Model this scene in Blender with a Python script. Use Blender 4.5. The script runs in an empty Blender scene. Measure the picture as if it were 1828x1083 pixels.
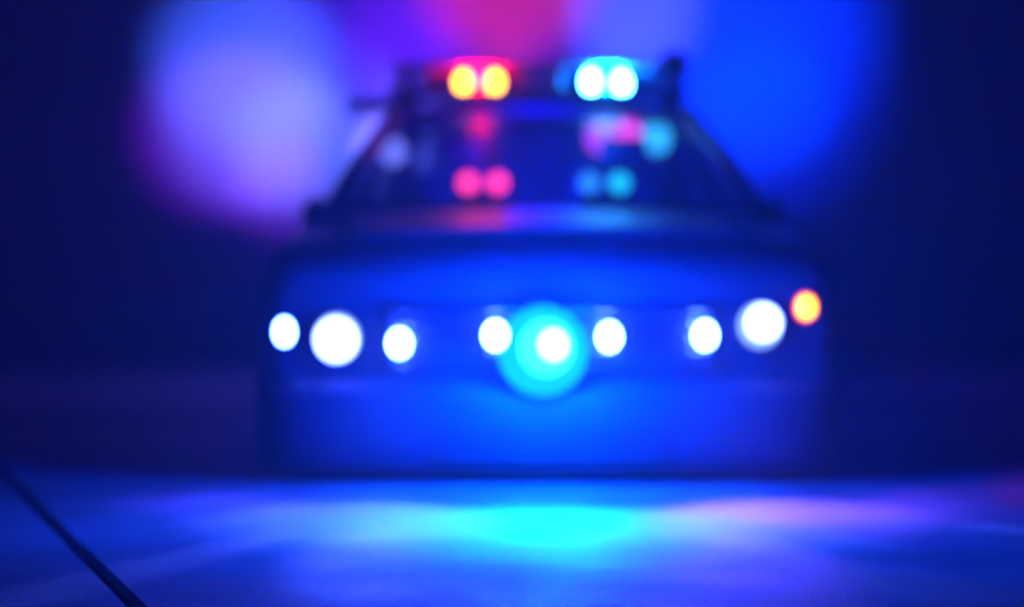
import bpy, bmesh, math, random
from mathutils import Vector, Matrix
random.seed(4)
C = bpy.context.scene
COL = C.collection
R = math.radians

# ---------------------------------------------------------------- camera
cd = bpy.data.cameras.new('camera')
cam = bpy.data.objects.new('camera', cd); COL.objects.link(cam)
cam.location = (0, 0, .75); cam.rotation_euler = (R(90), 0, 0)
cd.sensor_width = 36; cd.lens = 63; cd.shift_y = -80/1828
cd.clip_end = 500; cd.clip_start = .05
cd.dof.use_dof = True; cd.dof.focus_distance = 3.9
cd.dof.aperture_fstop = .64; cd.dof.aperture_blades = 0; cd.dof.aperture_ratio = 1.18
C.camera = cam

# ---------------------------------------------------------------- world: deep night sky
w = bpy.data.worlds.new('World'); C.world = w; w.use_nodes = True
nt = w.node_tree; nt.nodes.clear()
sk = nt.nodes.new('ShaderNodeTexSky'); sk.sky_type = 'NISHITA'; sk.sun_disc = False
sk.sun_elevation = R(-4); sk.sun_rotation = R(180)
bg = nt.nodes.new('ShaderNodeBackground'); bg.inputs[1].default_value = .0005
ow = nt.nodes.new('ShaderNodeOutputWorld')
nt.links.new(sk.outputs[0], bg.inputs[0]); nt.links.new(bg.outputs[0], ow.inputs[0])
C.view_settings.view_transform = 'Standard'; C.view_settings.look = 'None'
C.view_settings.exposure = 0; C.view_settings.gamma = 1; C.view_settings.use_curve_mapping = False
try:
    C.cycles.volume_step_rate = 1; C.cycles.volume_bounces = 1
    C.cycles.sample_clamp_indirect = 4
except Exception: pass

# ---------------------------------------------------------------- helpers
def mat(name, base=(.5,.5,.5), rough=.5, metal=0, em=None, es=0, trans=0, noise=0, nscale=8, coat=0, bump=0, spec=.5):
    m = bpy.data.materials.new(name); m.use_nodes = True
    n = m.node_tree.nodes; l = m.node_tree.links; b = n['Principled BSDF']
    b.inputs['Base Color'].default_value = (*base, 1); b.inputs['Roughness'].default_value = rough
    b.inputs['Metallic'].default_value = metal; b.inputs['Transmission Weight'].default_value = trans
    b.inputs['Coat Weight'].default_value = coat; b.inputs['Specular IOR Level'].default_value = spec
    if em:
        b.inputs['Emission Color'].default_value = (*em, 1); b.inputs['Emission Strength'].default_value = es
    if noise or bump:
        tc = n.new('ShaderNodeTexCoord'); tx = n.new('ShaderNodeTexNoise'); tx.inputs['Scale'].default_value = nscale
        tx.inputs['Detail'].default_value = 7
        l.new(tc.outputs['Object'], tx.inputs['Vector'])
        if noise:
            mx = n.new('ShaderNodeMix'); mx.data_type = 'RGBA'
            mx.inputs[6].default_value = (*[c*(1-noise) for c in base], 1)
            mx.inputs[7].default_value = (*[min(1, c*(1+noise)) for c in base], 1)
            l.new(tx.outputs[0], mx.inputs[0]); l.new(mx.outputs[2], b.inputs['Base Color'])
        if bump:
            bp = n.new('ShaderNodeBump'); bp.inputs['Strength'].default_value = bump; bp.inputs['Distance'].default_value = .01
            l.new(tx.outputs[0], bp.inputs['Height']); l.new(bp.outputs[0], b.inputs['Normal'])
    return m

def lamp_mat(name, em, es):
    m = mat(name, (.02,.02,.02), .3, em=em, es=es)
    m.cycles.emission_sampling = 'NONE' if es < 3 else 'AUTO'
    return m

def obj(name, bm, m, parent=None, smooth=False, bevel=0):
    me = bpy.data.meshes.new(name); bm.normal_update(); bm.to_mesh(me); bm.free()
    if isinstance(m, (list, tuple)):
        for q in m: me.materials.append(q)
    else: me.materials.append(m)
    if smooth:
        for p in me.polygons: p.use_smooth = True
    o = bpy.data.objects.new(name, me); COL.objects.link(o)
    if parent: o.parent = parent
    if bevel:
        md = o.modifiers.new('bevel', 'BEVEL'); md.width = bevel; md.segments = 3; md.limit_method = 'ANGLE'
    return o

def tag(o, label, cat, group=None):
    o['label'] = label; o['category'] = cat
    if group: o['group'] = group
    return o

def bx(bm, x0, x1, y0, y1, z0, z1):
    v = [bm.verts.new(p) for p in ((x0,y0,z0),(x1,y0,z0),(x1,y1,z0),(x0,y1,z0),(x0,y0,z1),(x1,y0,z1),(x1,y1,z1),(x0,y1,z1))]
    for f in ((0,3,2,1),(4,5,6,7),(0,1,5,4),(1,2,6,5),(2,3,7,6),(3,0,4,7)): bm.faces.new([v[i] for i in f])
    return bm

def box(*a): return bx(bmesh.new(), *a)

def lathe(prof, c=(0,0,0), axis='Y', n=32):
    """surface of revolution; prof = [(radius, offset along axis)]"""
    bm = bmesh.new(); rings = []
    for r, t in prof:
        if r < 1e-5:
            p = (0,t,0) if axis == 'Y' else (t,0,0) if axis == 'X' else (0,0,t)
            rings.append([bm.verts.new(Vector(p)+Vector(c))]); continue
        ring = []
        for i in range(n):
            a = 2*math.pi*i/n; u, v = r*math.cos(a), r*math.sin(a)
            p = (u,t,v) if axis == 'Y' else (t,u,v) if axis == 'X' else (u,v,t)
            ring.append(bm.verts.new(Vector(p)+Vector(c)))
        rings.append(ring)
    for A, B in zip(rings, rings[1:]):
        for i in range(n):
            j = (i+1) % n
            if len(A) == 1 and len(B) > 1: bm.faces.new((A[0], B[i], B[j]))
            elif len(B) == 1 and len(A) > 1: bm.faces.new((A[i], B[0], A[j]))
            elif len(A) > 1: bm.faces.new((A[i], B[i], B[j], A[j]))
    bmesh.ops.recalc_face_normals(bm, faces=bm.faces)
    return bm

def loft(secs, cap=True):
    bm = bmesh.new(); rs = [[bm.verts.new(p) for p in s] for s in secs]; n = len(rs[0])
    for A, B in zip(rs, rs[1:]):
        for i in range(n): bm.faces.new((A[i], A[(i+1)%n], B[(i+1)%n], B[i]))
    if cap: bm.faces.new(rs[0]); bm.faces.new(rs[-1])
    bmesh.ops.recalc_face_normals(bm, faces=bm.faces)
    return bm

def tube(pts, r, n=10, caps=True):
    pts = [Vector(p) for p in pts]; secs = []
    for i, p in enumerate(pts):
        d = (pts[min(i+1, len(pts)-1)] - pts[max(i-1, 0)]).normalized()
        up = Vector((0,0,1)) if abs(d.z) < .9 else Vector((0,1,0))
        a = d.cross(up).normalized(); b = a.cross(d)
        secs.append([p + a*r*math.cos(2*math.pi*k/n) + b*r*math.sin(2*math.pi*k/n) for k in range(n)])
    return loft(secs, caps)

def sheet(quad, t=.005, crown=0, nu=8, nv=6, cdir=(0,0,1)):
    """curved panel through four corners (a,b,c,d) given thickness"""
    a, b, c, d = [Vector(q) for q in quad]; nrm = (b-a).cross(d-a).normalized(); cd_ = Vector(cdir)
    bm = bmesh.new(); G = []
    for k in (0, 1):
        g = []
        for i in range(nu+1):
            row = []
            for j in range(nv+1):
                u, v = i/nu, j/nv
                p = a.lerp(b, u).lerp(d.lerp(c, u), v) + cd_*crown*(4*u*(1-u)) - nrm*t*k
                row.append(bm.verts.new(p))
            g.append(row)
        G.append(g)
    for i in range(nu):
        for j in range(nv):
            bm.faces.new((G[0][i][j], G[0][i+1][j], G[0][i+1][j+1], G[0][i][j+1]))
            bm.faces.new((G[1][i][j], G[1][i][j+1], G[1][i+1][j+1], G[1][i+1][j]))
    for i in range(nu):
        bm.faces.new((G[0][i][0], G[1][i][0], G[1][i+1][0], G[0][i+1][0]))
        bm.faces.new((G[0][i][nv], G[0][i+1][nv], G[1][i+1][nv], G[1][i][nv]))
    for j in range(nv):
        bm.faces.new((G[0][0][j], G[0][0][j+1], G[1][0][j+1], G[1][0][j]))
        bm.faces.new((G[0][nu][j], G[1][nu][j], G[1][nu][j+1], G[0][nu][j+1]))
    bmesh.ops.recalc_face_normals(bm, faces=bm.faces)
    return bm

def light(kind, name, loc, col, power, parent=None, size=.05, aim=None, angle=60, blend=.6, scale=None):
    ld = bpy.data.lights.new(name, kind); ld.energy = power; ld.color = col
    ld.shadow_soft_size = size
    if kind == 'SPOT': ld.spot_size = R(angle); ld.spot_blend = blend
    o = bpy.data.objects.new(name, ld); COL.objects.link(o); o.location = loc
    if aim is not None:
        o.rotation_euler = (Vector(aim)-Vector(loc)).to_track_quat('-Z', 'Y').to_euler()
    if scale: o.scale = scale
    if parent: o.parent = parent
    return o

# ---------------------------------------------------------------- materials
M = {}
def concrete(name):
    m = bpy.data.materials.new(name); m.use_nodes = True; n = m.node_tree.nodes; l = m.node_tree.links; b = n['Principled BSDF']
    tc = n.new('ShaderNodeTexCoord'); ns = []
    for sc, det, st in ((.55,5,(.2,1,1)),(3.1,8,(1,1,1)),(140,3,(1,1,1))):
        mp = n.new('ShaderNodeMapping'); mp.inputs['Scale'].default_value = st; mp.inputs['Rotation'].default_value = (0,0,R(-62))
        t = n.new('ShaderNodeTexNoise'); t.inputs['Scale'].default_value = sc; t.inputs['Detail'].default_value = det
        l.new(tc.outputs['Object'], mp.inputs[0]); l.new(mp.outputs[0], t.inputs['Vector']); ns.append(t)
    def mul(a, k):
        q = n.new('ShaderNodeMath'); q.operation = 'MULTIPLY'; l.new(a, q.inputs[0]); q.inputs[1].default_value = k; return q.outputs[0]
    def add(a, b_):
        q = n.new('ShaderNodeMath'); q.operation = 'ADD'; l.new(a, q.inputs[0]); l.new(b_, q.inputs[1]); return q.outputs[0]
    sm = add(add(mul(ns[0].outputs[0], .5), mul(ns[1].outputs[0], .3)), mul(ns[2].outputs[0], .2))
    cr = n.new('ShaderNodeValToRGB'); cr.color_ramp.elements[0].position = .38; cr.color_ramp.elements[1].position = .62
    cr.color_ramp.elements[0].color = (.13,.13,.135,1); cr.color_ramp.elements[1].color = (.38,.38,.38,1)
    l.new(sm, cr.inputs[0]); l.new(cr.outputs[0], b.inputs['Base Color'])
    rr = n.new('ShaderNodeMapRange'); rr.inputs['To Min'].default_value = .45; rr.inputs['To Max'].default_value = .85
    l.new(ns[1].outputs[0], rr.inputs[0]); l.new(rr.outputs[0], b.inputs['Roughness'])
    bp = n.new('ShaderNodeBump'); bp.inputs['Strength'].default_value = .5; bp.inputs['Distance'].default_value = .006
    l.new(add(ns[2].outputs[0], ns[1].outputs[0]), bp.inputs['Height']); l.new(bp.outputs[0], b.inputs['Normal'])
    return m
M['concrete'] = concrete('smooth_concrete')
M['joint'] = mat('joint_filler', (.012,.012,.014), .9, noise=.3, nscale=30)
M['wall'] = mat('painted_render', (.11,.11,.12), .85, noise=.12, nscale=1.1, bump=.3)
M['paint'] = mat('car_paint', (.075,.075,.09), .5, coat=.08, spec=.3, noise=.05, nscale=40)
M['grille'] = mat('grille_mesh', (.07,.07,.08), .5, noise=.2, nscale=60)
M['black'] = mat('black_plastic', (.015,.015,.017), .5, noise=.2, nscale=60)
M['rubber'] = mat('rubber', (.012,.012,.012), .8, noise=.2, nscale=50)
M['chrome'] = mat('chrome', (.5,.5,.52), .18, metal=1, noise=.05, nscale=20)
M['rim'] = mat('alloy', (.35,.35,.36), .35, metal=1, noise=.1, nscale=20)
M['seat'] = mat('seat_fabric', (.06,.06,.07), .9, noise=.3, nscale=90)
g = bpy.data.materials.new('window_glass'); g.use_nodes = True; n = g.node_tree.nodes; l = g.node_tree.links; n.clear()
tr = n.new('ShaderNodeBsdfTransparent'); tr.inputs[0].default_value = (.62,.68,.70,1)
gl = n.new('ShaderNodeBsdfGlossy'); gl.inputs[1].default_value = .28
fr = n.new('ShaderNodeFresnel'); fr.inputs[0].default_value = 1.45
mx = n.new('ShaderNodeMixShader'); o_ = n.new('ShaderNodeOutputMaterial')
ge = n.new('ShaderNodeNewGeometry'); ml = n.new('ShaderNodeMath'); ml.operation = 'SUBTRACT'; ml.use_clamp = True
l.new(fr.outputs[0], ml.inputs[0]); l.new(ge.outputs['Backfacing'], ml.inputs[1]); l.new(ml.outputs[0], mx.inputs[0]); l.new(tr.outputs[0], mx.inputs[1]); l.new(gl.outputs[0], mx.inputs[2]); l.new(mx.outputs[0], o_.inputs[0])
M['glass'] = g
def tinted(name, col, mixv=.55):
    m = bpy.data.materials.new(name); m.use_nodes = True; n = m.node_tree.nodes; l = m.node_tree.links; n.clear()
    t = n.new('ShaderNodeBsdfTransparent'); t.inputs[0].default_value = (*col, 1)
    d = n.new('ShaderNodeBsdfTranslucent'); d.inputs[0].default_value = (*col, 1)
    x = n.new('ShaderNodeMixShader'); x.inputs[0].default_value = mixv; oo = n.new('ShaderNodeOutputMaterial')
    l.new(t.outputs[0], x.inputs[1]); l.new(d.outputs[0], x.inputs[2]); l.new(x.outputs[0], oo.inputs[0])
    return m
M['red_lens'] = tinted('red_lens', (.9,.04,.10), .85); M['blue_lens'] = tinted('blue_lens', (.05,.40,.95), .85); M['clear_lens'] = tinted('clear_lens', (.5,.5,.55), .3)

BLUE = (.0,.03,1.0); CYAN = (.0,.55,1.0); RED = (1.0,.02,.10)
M['led_white'] = lamp_mat('led_white', (.04,.10,1.0), 130)
M['head'] = lamp_mat('headlight_glow', (.05,.08,1.0), 55)
M['led_cyan'] = lamp_mat('led_cyan', (.03,.9,1.0), 3.0)  # inner part of the emissive lens glare
M['head_dim'] = lamp_mat('headlight_reflector', (.30,.50,1.0), 1.6)
M['led_cyan_outer'] = lamp_mat('led_cyan_outer', (.003,.42,1.0), 1.6)  # emissive cyan lens glare around the centre lamp
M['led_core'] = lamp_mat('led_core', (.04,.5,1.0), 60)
M['amber'] = lamp_mat('amber_bulb', (1.0,.50,.0), 6)
M['amber_rim'] = lamp_mat('orange_red_lens', (1.0,.02,.03), 3)
M['bar_amber'] = lamp_mat('bar_led_amber', (1.0,.40,.001), 12)
M['bar_white'] = lamp_mat('bar_led_white', (.05,.35,1.0), 110)
M['dash_pink'] = lamp_mat('dash_pink', (1.0,.03,.16), 6)  # emissive colours imitating reflections of the bar lamps
M['dash_teal'] = lamp_mat('dash_teal', (.01,.50,.75), 3.4)
M['dash_teal_dim'] = lamp_mat('dash_teal_dim', (.03,.25,.85), 3)
M['deck_purple'] = lamp_mat('deck_purple', (.75,.02,.75), 2.2)  # emissive colours imitating lamp reflections in the glass
M['deck_pink'] = lamp_mat('deck_pink', (1.0,.05,.65), 4)
M['deck_teal'] = lamp_mat('deck_teal', (.04,.5,1.0), 3)

# ---------------------------------------------------------------- ground: one sheet with a recessed diagonal joint
def gp(px, py):                     # world point on the ground seen at a photo pixel
    Y = .75*3199/(py-461); return Vector(((px-914)/3199*Y, Y, 0))
ja, jb = gp(-20, 818), gp(262, 1098)
jd = (jb-ja).normalized(); jn = Vector((-jd.y, jd.x, 0)); hw = .021
S = 120
def slab(side):
    bm = bmesh.new(); far0 = ja - jd*S + jn*hw*side; far1 = ja + jd*S + jn*hw*side
    out0 = far0 + jn*S*side; out1 = far1 + jn*S*side; T = .02
    top = [bm.verts.new(p) for p in (far0, far1, out1, out0)]; low = [bm.verts.new((p.x, p.y, -.1)) for p in (far0, far1, out1, out0)]
    bm.faces.new(top); bm.faces.new((top[0], low[0], low[1], top[1]))
    bmesh.ops.recalc_face_normals(bm, faces=bm.faces)
    for f in bm.faces:
        if abs(f.normal.z) > .5 and f.normal.z < 0: f.normal_flip()
    return bm
gr = bmesh.new()
gm = obj('ground', slab(1), M['concrete']); gm2 = slab(-1)
bmj = bmesh.new(); bmj.from_mesh(gm.data); tmp = bpy.data.meshes.new('t'); gm2.to_mesh(tmp); bmj.from_mesh(tmp); bmj.to_mesh(gm.data); bmj.free(); gm2.free()
gm['kind'] = 'structure'
q = bmesh.new(); v = [q.verts.new(p) for p in (ja-jd*S+jn*hw, ja+jd*S+jn*hw, ja+jd*S-jn*hw, ja-jd*S-jn*hw)]
for a in v: a.co.z = -.03
q.faces.new(v)
jo = obj('joint_filler', q, M['joint'], gm)

# ---------------------------------------------------------------- wall behind the car
wall = obj('wall', box(-14, 14, 12.5, 12.75, 0, 5.5), M['wall'])
tag(wall, 'plain rendered wall behind the car, catching pools of blue, lavender and red light', 'wall')
obj('coping', box(-14.05, 14.05, 12.44, 12.81, 5.502, 5.6), M['concrete'], wall, bevel=.01)
obj('plinth', box(-14, 14, 12.44, 12.498, 0, .22), M['wall'], wall, bevel=.01)

# ---------------------------------------------------------------- the police car (front faces the camera, front bumper at local y = 0)
car = bpy.data.objects.new('police_car', None); COL.objects.link(car); car.location = (.13, 6, 0)
tag(car, 'dark police car seen head on with its roof light bar and grille lamps flashing', 'police car')

def section(y, wd, zt, zb=.10, cr=.05, rr=.12, tuck=.03):
    """closed cross-section: half width, shoulder height, crown of the top, corner radius"""
    wd *= 1.045; h = [(0, zb), (wd-.10, zb), (wd-tuck, zb+.06), (wd, zb+.22), (wd, zt-rr)]
    for k in range(1, 6):
        a = math.pi/2*k/5; h.append((wd-rr+rr*math.cos(a), zt-rr+rr*math.sin(a)))
    for k in range(1, 5):
        u = (wd-rr)*(1-k/4); h.append((u, zt+cr*(1-(u/(wd-rr))**2)))
    L = [(-x, z) for x, z in h[1:-1]][::-1]
    return [Vector((x, y, z)) for x, z in h+L]
secs = [section(.03,.86,.66,.14,.02,.10), section(.06,.93,.72,.11,.02,.11), section(.14,.955,.77,.10,.03,.12), section(.4,.965,.82,.10,.04,.12),
        section(.8,.965,.86,.10,.05,.12), section(1.2,.965,.90,.10,.03,.11), section(1.7,.965,.92,.10,.01,.10), section(2.6,.965,.93,.10,.01,.10),
        section(3.5,.96,.94,.10,.01,.10), section(4.3,.94,.95,.12,.02,.12), section(4.7,.90,.90,.16,.02,.12), section(4.78,.84,.84,.24,.01,.10)]
body = obj('body', loft(secs), M['paint'], car, smooth=True)
for sx in (-1, 1):                   # real wheel arches cut from the shell
    for wy in (.92, 3.75):
        cu = obj('cut', lathe([(0,-.16),(.365,-.16),(.365,.16),(0,.16)], (sx*.97, wy, .33), 'X', 40), M['black'])
        md = body.modifiers.new('arch', 'BOOLEAN'); md.object = cu; md.operation = 'DIFFERENCE'; md.solver = 'EXACT'
bpy.context.view_layer.update()
dg = bpy.context.evaluated_depsgraph_get(); nm = bpy.data.meshes.new_from_object(body.evaluated_get(dg))
body.modifiers.clear(); body.data = nm
for o in [o for o in COL.objects if o.name.startswith('cut')]: bpy.data.objects.remove(o)

# bonnet panel and front face
bon = obj('bonnet', sheet([(-.72,.20,.822),(.72,.20,.822),(.80,1.08,.915),(-.80,1.08,.915)], .012, .035, 12, 8), M['paint'], car, smooth=True)
grille = obj('grille', box(-.57, .57, .012, .06, .38, .60), M['grille'], car, bevel=.02)
for k in range(5):
    s = obj('grille_slat', box(-.585, .585, -.02, -.006, .385+k*.046, .397+k*.046), M['chrome'], grille, bevel=.003)
bs = []
for k in range(25):
    u = -1 + k/12; xx = 1.0*math.sin(u*math.pi/2*.98)*1.003; yf = -.085 + .20*abs(u)**4
    bs.append([Vector((xx, yy, z)) for yy, z in ((.14,.035),(yf+.035,.035),(yf+.01,.075),(yf,.15),(yf,.26),(yf+.012,.31),(yf+.05,.345),(.14,.35))])
bum = obj('bumper', loft(bs), M['paint'], car, smooth=True)
for z in (.09, .13, .17): obj('intake_slat', box(-.40, .40, -.094, -.078, z, z+.014), M['grille'], bum, bevel=.004)

# greenhouse
WB, WT = [(-.86,1.12,.925),(.86,1.12,.925)], [(-.62,1.78,1.385),(.62,1.78,1.385)]
RT = [(-.62,2.95,1.375),(.62,2.95,1.375)]; RB = [(-.80,3.70,.945),(.80,3.70,.945)]
obj('windshield', sheet([WB[0], WB[1], WT[1], WT[0]], .006, .02, 12, 6, (0,-.8,.6)), M['glass'], car, smooth=True)
obj('rear_window', sheet([RT[0], RT[1], RB[1], RB[0]], .006, .02, 12, 6, (0,.8,.6)), M['glass'], car, smooth=True)
obj('roof', sheet([(-.65,1.76,1.392),(.65,1.76,1.392),(.65,2.98,1.382),(-.65,2.98,1.382)], .03, .045, 12, 8), M['paint'], car, smooth=True)
for sx in (-1, 1):
    i = 0 if sx < 0 else 1
    obj('windshield_pillar', tube([WB[i], Vector(WB[i]).lerp(WT[i], .5)+Vector((sx*.012,0,.01)), WT[i]], .038, 12), M['black'], car, smooth=True)
    obj('rear_pillar', tube([RT[i], Vector(RT[i]).lerp(RB[i], .5)+Vector((sx*.01,0,.02)), RB[i]], .06, 12), M['paint'], car, smooth=True)
    obj('door_pillar', tube([(sx*.90,2.42,.93),(sx*.645,2.40,1.385)], .03, 12), M['black'], car, smooth=True)
    for y0, y1, t0, t1 in ((1.24,2.37,1.84,2.35),(2.47,3.58,2.46,2.93)):
        obj('side_window', sheet([(sx*.895,y0,.935),(sx*.895,y1,.935),(sx*.635,t1,1.375),(sx*.635,t0,1.375)], .005, .01, 6, 4, (sx*1,0,0)), M['glass'], car, smooth=True)
    for y0, y1 in ((1.32,2.40),(2.42,3.30)):
        d = obj('door', box(sx*1.004 if sx>0 else -1.014, 1.014 if sx>0 else -1.004, y0+.01, y1-.01, .24, .82), M['paint'], car, bevel=.004)
        obj('door_handle', box(*sorted((sx*1.016, sx*1.04)), y1-.22, y1-.06, .73, .755), M['chrome'], d, bevel=.006)
    mr = obj('wing_mirror', loft([[Vector((sx*.90+a*wd, y0, .925+b*ht)) for a, b in ((-1,-.8),(-.6,-1),(.6,-1),(1,-.7),(1,.6),(.6,1),(-.6,1),(-1,.7))] for y0, wd, ht in ((1.36,.06,.05),(1.39,.095,.075),(1.46,.10,.08),(1.50,.095,.075))]), M['paint'], car, smooth=True)
    obj('mirror_glass', box(sx*.90-.08, sx*.90+.08, 1.502, 1.506, .87, .98), M['chrome'], mr)
    obj('mirror_arm', box(*sorted((sx*.78, sx*.84)), 1.42, 1.47, .915, .945), M['black'], mr, bevel=.008)

# wheels
def wheel(x, y, sx):
    wh = obj('wheel', lathe([(.205,-.10),(.30,-.105),(.325,-.08),(.33,0),(.325,.08),(.30,.105),(.205,.10)], (x,y,.33), 'X', 40), M['rubber'], car, smooth=True)
    obj('rim', lathe([(.205,-.09),(.205,.02),(.19,.03),(.05,.05),(0,.055)] if sx > 0 else [(.205,.09),(.205,-.02),(.19,-.03),(.05,-.05),(0,-.055)], (x,y,.33), 'X', 40), M['rim'], wh, smooth=True)
    for k in range(5):
        a = 2*math.pi*k/5
        obj('spoke', tube([(x+sx*.06,y,.33),(x+sx*.045,y+.19*math.cos(a),.33+.19*math.sin(a))], .018, 8), M['rim'], wh)
for sx in (-1, 1):
    for wy in (.92, 3.75): wheel(sx*.895, wy, sx)

# cabin
dash = obj('dashboard', box(-.80, .80, 1.30, 1.70, .86, .985), M['black'], car, bevel=.03)
obj('steering_wheel', lathe([(.17,-.01),(.185,-.015),(.19,0),(.185,.015),(.17,.01)], (.36,1.78,.97), 'Y', 32), M['black'], car, smooth=True)
obj('floor_pan', box(-.86,.86,1.3,3.6,.932,.938) if False else box(-.2,.2,1.75,3.4,.932,.96), M['black'], car)
for sx in (-1, 1):
    st = obj('seat', box(sx*.38-.23, sx*.38+.23, 2.15, 2.28, .90, 1.16), M['seat'], car, bevel=.05)
    obj('headrest', box(sx*.38-.11, sx*.38+.11, 2.17, 2.27, 1.18, 1.31), M['seat'], st, bevel=.04)
obj('rear_bench', box(-.68,.68,3.0,3.12,.90,1.12), M['seat'], car, bevel=.05)
obj('rear_view_mirror', box(-.11,.11,1.72,1.74,1.27,1.33), M['black'], car, bevel=.01)

# ---- lamps
def lamp(name, x, z, r, mlens, parent, y=0, inner=None, ri=0, off=(0,0), label=None, ex=1.0, bulb='led'):
    h = obj(name, lathe([(r*.9,.05),(r*1.02,.045),(r*1.03,-.010),(r*1.01,-.014),(r*1.0,.0)], (0,0,0)), M['grille'], parent, smooth=True)
    h.location = (x, y, z); h.scale = (1, 1, ex)
    obj('lens', lathe([(0,-.022),(r*.5,-.019),(r*.85,-.010),(r,.002)], (0,0,0)), mlens, h, smooth=True)
    if inner:
        obj(bulb, lathe([(0,-.034),(ri*.7,-.030),(ri,-.021),(ri,-.014)], (off[0],0,off[1])), inner, h, smooth=True)
    if label: h['label'] = label
    return h
yl = -.02
lamp('marker_lamp', -.895, .504, .034, M['led_white'], car, .03, ex=1.25, label='white marker lamp')
lamp('marker_lamp', .857, .587, .040, M['amber_rim'], car, .03, M['amber'], .031, label='orange marker lamp', ex=1.15, bulb='bulb')
lamp('headlight', -.715, .484, .078, M['head_dim'], car, .0, M['head'], .070, off=(-.002,-.004), bulb='bulb')
lamp('headlight', .700, .527, .074, M['head_dim'], car, .0, M['head'], .058, off=(.010,.010), bulb='bulb')
for x, z in ((-.497,.474),(-.184,.500),(.188,.495),(.500,.500)):
    lamp('grille_light', x, z, .039, M['led_white'], grille, yl-.13, ex=1.12)
cl = lamp('grille_light', -.028, .447, .148, M['led_cyan_outer'], grille, yl-.085, M['led_core'], .056, off=(.032,.02), label='large cyan strobe with a white hot core')  # wide cyan lens is lens glare built as a glowing disc

obj('reflector', lathe([(0,-.028),(.085,-.024),(.092,-.012)], (.010,0,.010)), M['led_cyan'], cl, smooth=True)  # brighter middle of the modelled lens glare

# ---- roof light bar
bar = obj('light_bar', loft([[Vector((x, y, z)) for x, z in ((-.66,z0),(.63,z0),(.65,z1),(-.68,z1))] for y, z0, z1 in ((1.84,1.465,1.485),(1.86,1.455,1.50),(2.10,1.455,1.50),(2.12,1.465,1.485))]), M['black'], car)
obj('bar_lid', box(-.66,.63,1.86,2.10,1.592,1.605), M['black'], bar, bevel=.006)
for x0, x1, mm in ((-.655,-.50,'clear_lens'),(-.495,-.08,'red_lens'),(-.075,.085,'clear_lens'),(.09,.48,'blue_lens'),(.485,.625,'clear_lens')):
    obj('bar_lens', box(x0,x1,1.865,2.095,1.503,1.590), M[mm], bar, bevel=.012)
for x in (-.60,.57): obj('mounting_foot', box(x-.05,x+.05,1.92,2.04,1.40,1.4545), M['black'], bar, bevel=.01)
obj('end_bracket', box(-.86,-.66,1.88,2.06,1.405,1.452), M['black'], bar, bevel=.012)
sp = obj('camera_pod', lathe([(0,-.07),(.05,-.07),(.068,-.05),(.068,.06),(.05,.08),(0,.08)], (.585,1.95,1.60)), M['black'], bar, smooth=True)
for x, m_, z in ((-.343,'bar_amber',1.518),(-.205,'bar_amber',1.518),(.216,'bar_white',1.522),(.350,'bar_white',1.515)):
    lamp('bar_light', x, z, .036, M[m_], bar, 1.855, ex=1.3)

M['patch'] = lamp_mat('lavender_lamp', (.22,.22,1.0), 2.2)  # emissive disc added for lit wall seen through the cabin
lamp('pillar_light', -.655, 1.222, .062, M['patch'], car, 1.93, label='dim lavender lamp inside the windscreen corner')
# ---- emissive discs standing in for lamp reflections in the glass
for x, m_ in ((-.31,'dash_pink'),(-.19,'dash_pink'),(.19,'dash_teal_dim'),(.315,'dash_teal')):
    lamp('dash_light', x, 1.063, .047, M[m_], dash, 1.42, ex=.85)  # glowing discs added as reflections of the bar lamps
for x in (-.25,.25): obj('light_bracket', box(x-.10,x+.10,1.43,1.50,.986,1.03), M['black'], dash, bevel=.006)  # mounts added under the reflection discs
deck = obj('rear_deck', box(-.75,.75,3.13,3.62,.90,.955), M['black'], car, bevel=.01)
for x, m_ in ((.287,'deck_purple'),(.413,'deck_pink'),(.545,'deck_teal')):
    lamp('roof_lining_light', x, 1.315, .072, M[m_], car, 2.4)  # glowing discs added as reflections in the upper glass

# ---- the light those lamps throw (lights placed at the lamps, plus added fills)
def K(kind, name, loc, col, p, parent=car, **k): return light(kind, name, loc, col, p, parent, **k)
# forward and down onto the concrete
def beam(x, c, p, ax, ay=-.85, ang=36, z=.48, w=2.6, bl=.8):
    K('SPOT','grille_beam',(x,-.16,z),c,p, aim=(ax,ay,0), angle=ang, blend=bl, scale=(w,1,1))
beam(0, (.0,.42,1.0), 170, 0, -.88, 38, bl=1)
beam(-.19, (.01,.30,1), 60, -.25, -.85, 34); beam(.19, (.01,.20,1), 60, .25, -.85, 34)
beam(-.497, (.08,.19,1), 165, -.58, -.72, 38, w=1.8, bl=.5); beam(.5, (.17,.10,1), 125, .62, -.72, 38, w=1.8, bl=.5)
beam(-.715, (.06,.04,1.0), 40, -1.0, -.50, 36, w=2.2); beam(.70, (.34,.13,1.0), 46, .72, -.62, 38, w=2.2); beam(.75, (.16,.03,1.0), 30, 1.2, -.45, 36, w=2.2)
beam(-.6, (.05,.09,1), 90, -.35, -1.45, 20, w=1.6, bl=.5); beam(.55, (.12,.07,1), 90, .25, -1.5, 20, w=2.0, bl=.5)
beam(.857, (1,.0,.08), 12, 1.9, -.35, 40, .58)
for x, ax, ay in ((-.3,-.95,-1.5),(-.2,.75,-1.75),(.45,1.5,-1.3)):     # narrow side lobes of the grille lamps
    K('SPOT','grille_lobe',(x,-.16,.46),(.08,.12,1),130, aim=(ax,ay,0), angle=8, blend=.6, scale=(1,2.6,1))
K('POINT','strobe_glow',(0,-.50,.48),(.0,.010,1.0),300, size=.2)  # unseen fill added ahead of the bumper to light the car front
K('POINT','strobe_glow',(-.02,-.28,.47),(.0,.25,1.0),42, size=.12)  # unseen cyan fill added to brighten the grille
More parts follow.
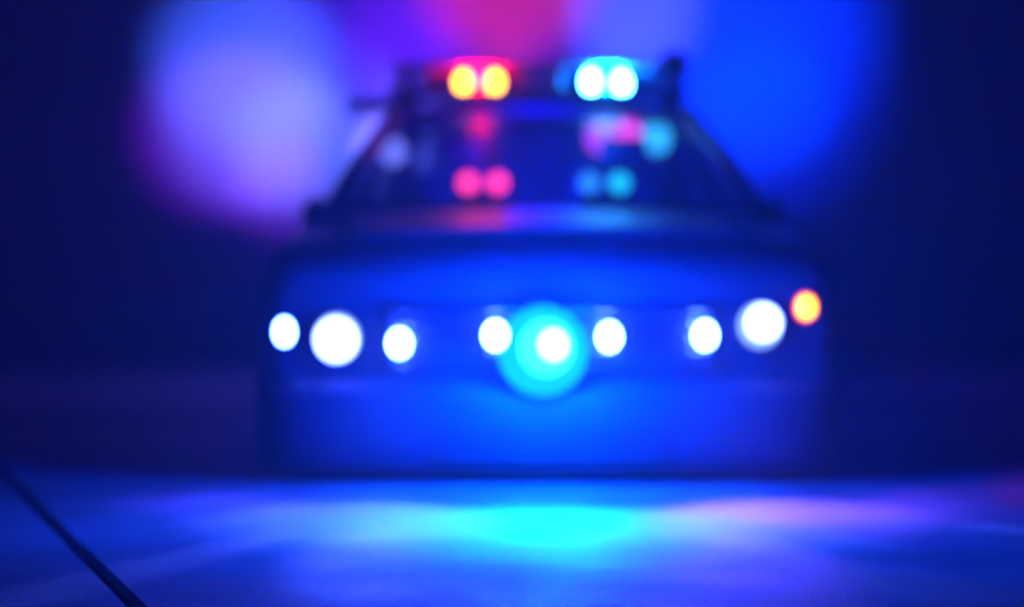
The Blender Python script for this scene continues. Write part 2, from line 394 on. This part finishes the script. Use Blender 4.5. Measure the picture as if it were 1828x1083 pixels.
# lamps of the bar, then an added cabin fill
K('POINT','bar_glow',(-.27,1.78,1.53),(1,.005,.08),3, size=.04)
K('POINT','bar_glow',(.28,1.78,1.53),(.0,.3,1),4, size=.04)
for x in (-.27,): K('POINT','bar_inner_glow',(x,1.89,1.545),(1,.005,.03),35, size=.03)
for x in (.29,): K('POINT','bar_inner_glow',(x,1.89,1.545),(.0,.45,1),70, size=.03)
K('POINT','cabin_glow',(0,2.0,1.15),(.0,.0,1.0),110, size=.2)  # unseen fill added to brighten the cabin
# rear facing modules of the bar and added blue fills, thrown on the wall
def W(px, py): return ((px-914)/3199*12.5-.13, 6.5, .75-(py-461)/3199*12.5)
def rear(x, c, p, px, py, ang, bl=.6, sc=(1,1,1), y=2.14, z=1.55):
    K('SPOT','bar_rear_beam',(x,y,z),c,p*3.6, aim=W(px,py), angle=ang, blend=bl, scale=sc)
rear(-.50, (.05,.12,1), 2300, 445, 115, 19, .9)
rear(-.20, (.09,.01,1), 800, 640, 70, 24, 1)
rear(.32, (.0,.015,1), 1500, 1310, 150, 30, 1)
rear(-.48, (.17,.13,1), 1500, 450, 220, 17.5, .9)
rear(-.46, (.12,.24,1), 1300, 535, 255, 15, 1)
rear(-.46, (.30,.02,1), 700, 500, 330, 11, 1)
rear(-.42, (.25,.0,1), 600, 405, 235, 17, .6)
rear(-.15, (1,.02,.05), 1000, 900, -50, 20, .9)
rear(-.20, (.30,.01,1), 500, 720, 80, 14, 1)
rear(.30, (.0,.03,1.0), 2600, 1290, 30, 31, 1)
rear(.36, (.0,.05,1.0), 1100, 1370, 190, 14, .9)
rear(.20, (.14,.14,1.0), 1300, 1130, 20, 15, 1)
rear(0, (.0,.0,1.0), 90, 880, 260, 110, 1, y=4.9, z=.85)  # fill added at the tail for the lower wall, not in the bar
rear(0, (.0,.0,1.0), 150, 880, 150, 60, 1)  # wide blue wall fill, added
rear(-.40, (.20,.18,1.0), 6000, 700, 272, 8.5, .9)
# ---------------------------------------------------------------- haze
bmz = box(-15, 15, -2.5, 13.2, -1.1, 6.2)
hz = obj('haze', bmz, bpy.data.materials.new('haze')); hm = hz.data.materials[0]; hm.use_nodes = True
hn = hm.node_tree.nodes; hn.clear(); pv = hn.new('ShaderNodeVolumePrincipled'); pv.inputs['Color'].default_value = (.78,.86,1.0,1)
pv.inputs['Density'].default_value = .016; pv.inputs['Anisotropy'].default_value = .35
oo = hn.new('ShaderNodeOutputMaterial'); hm.node_tree.links.new(pv.outputs[0], oo.inputs['Volume'])
hz['kind'] = 'stuff'; hz['label'] = 'thin night mist lit blue by the strobes'
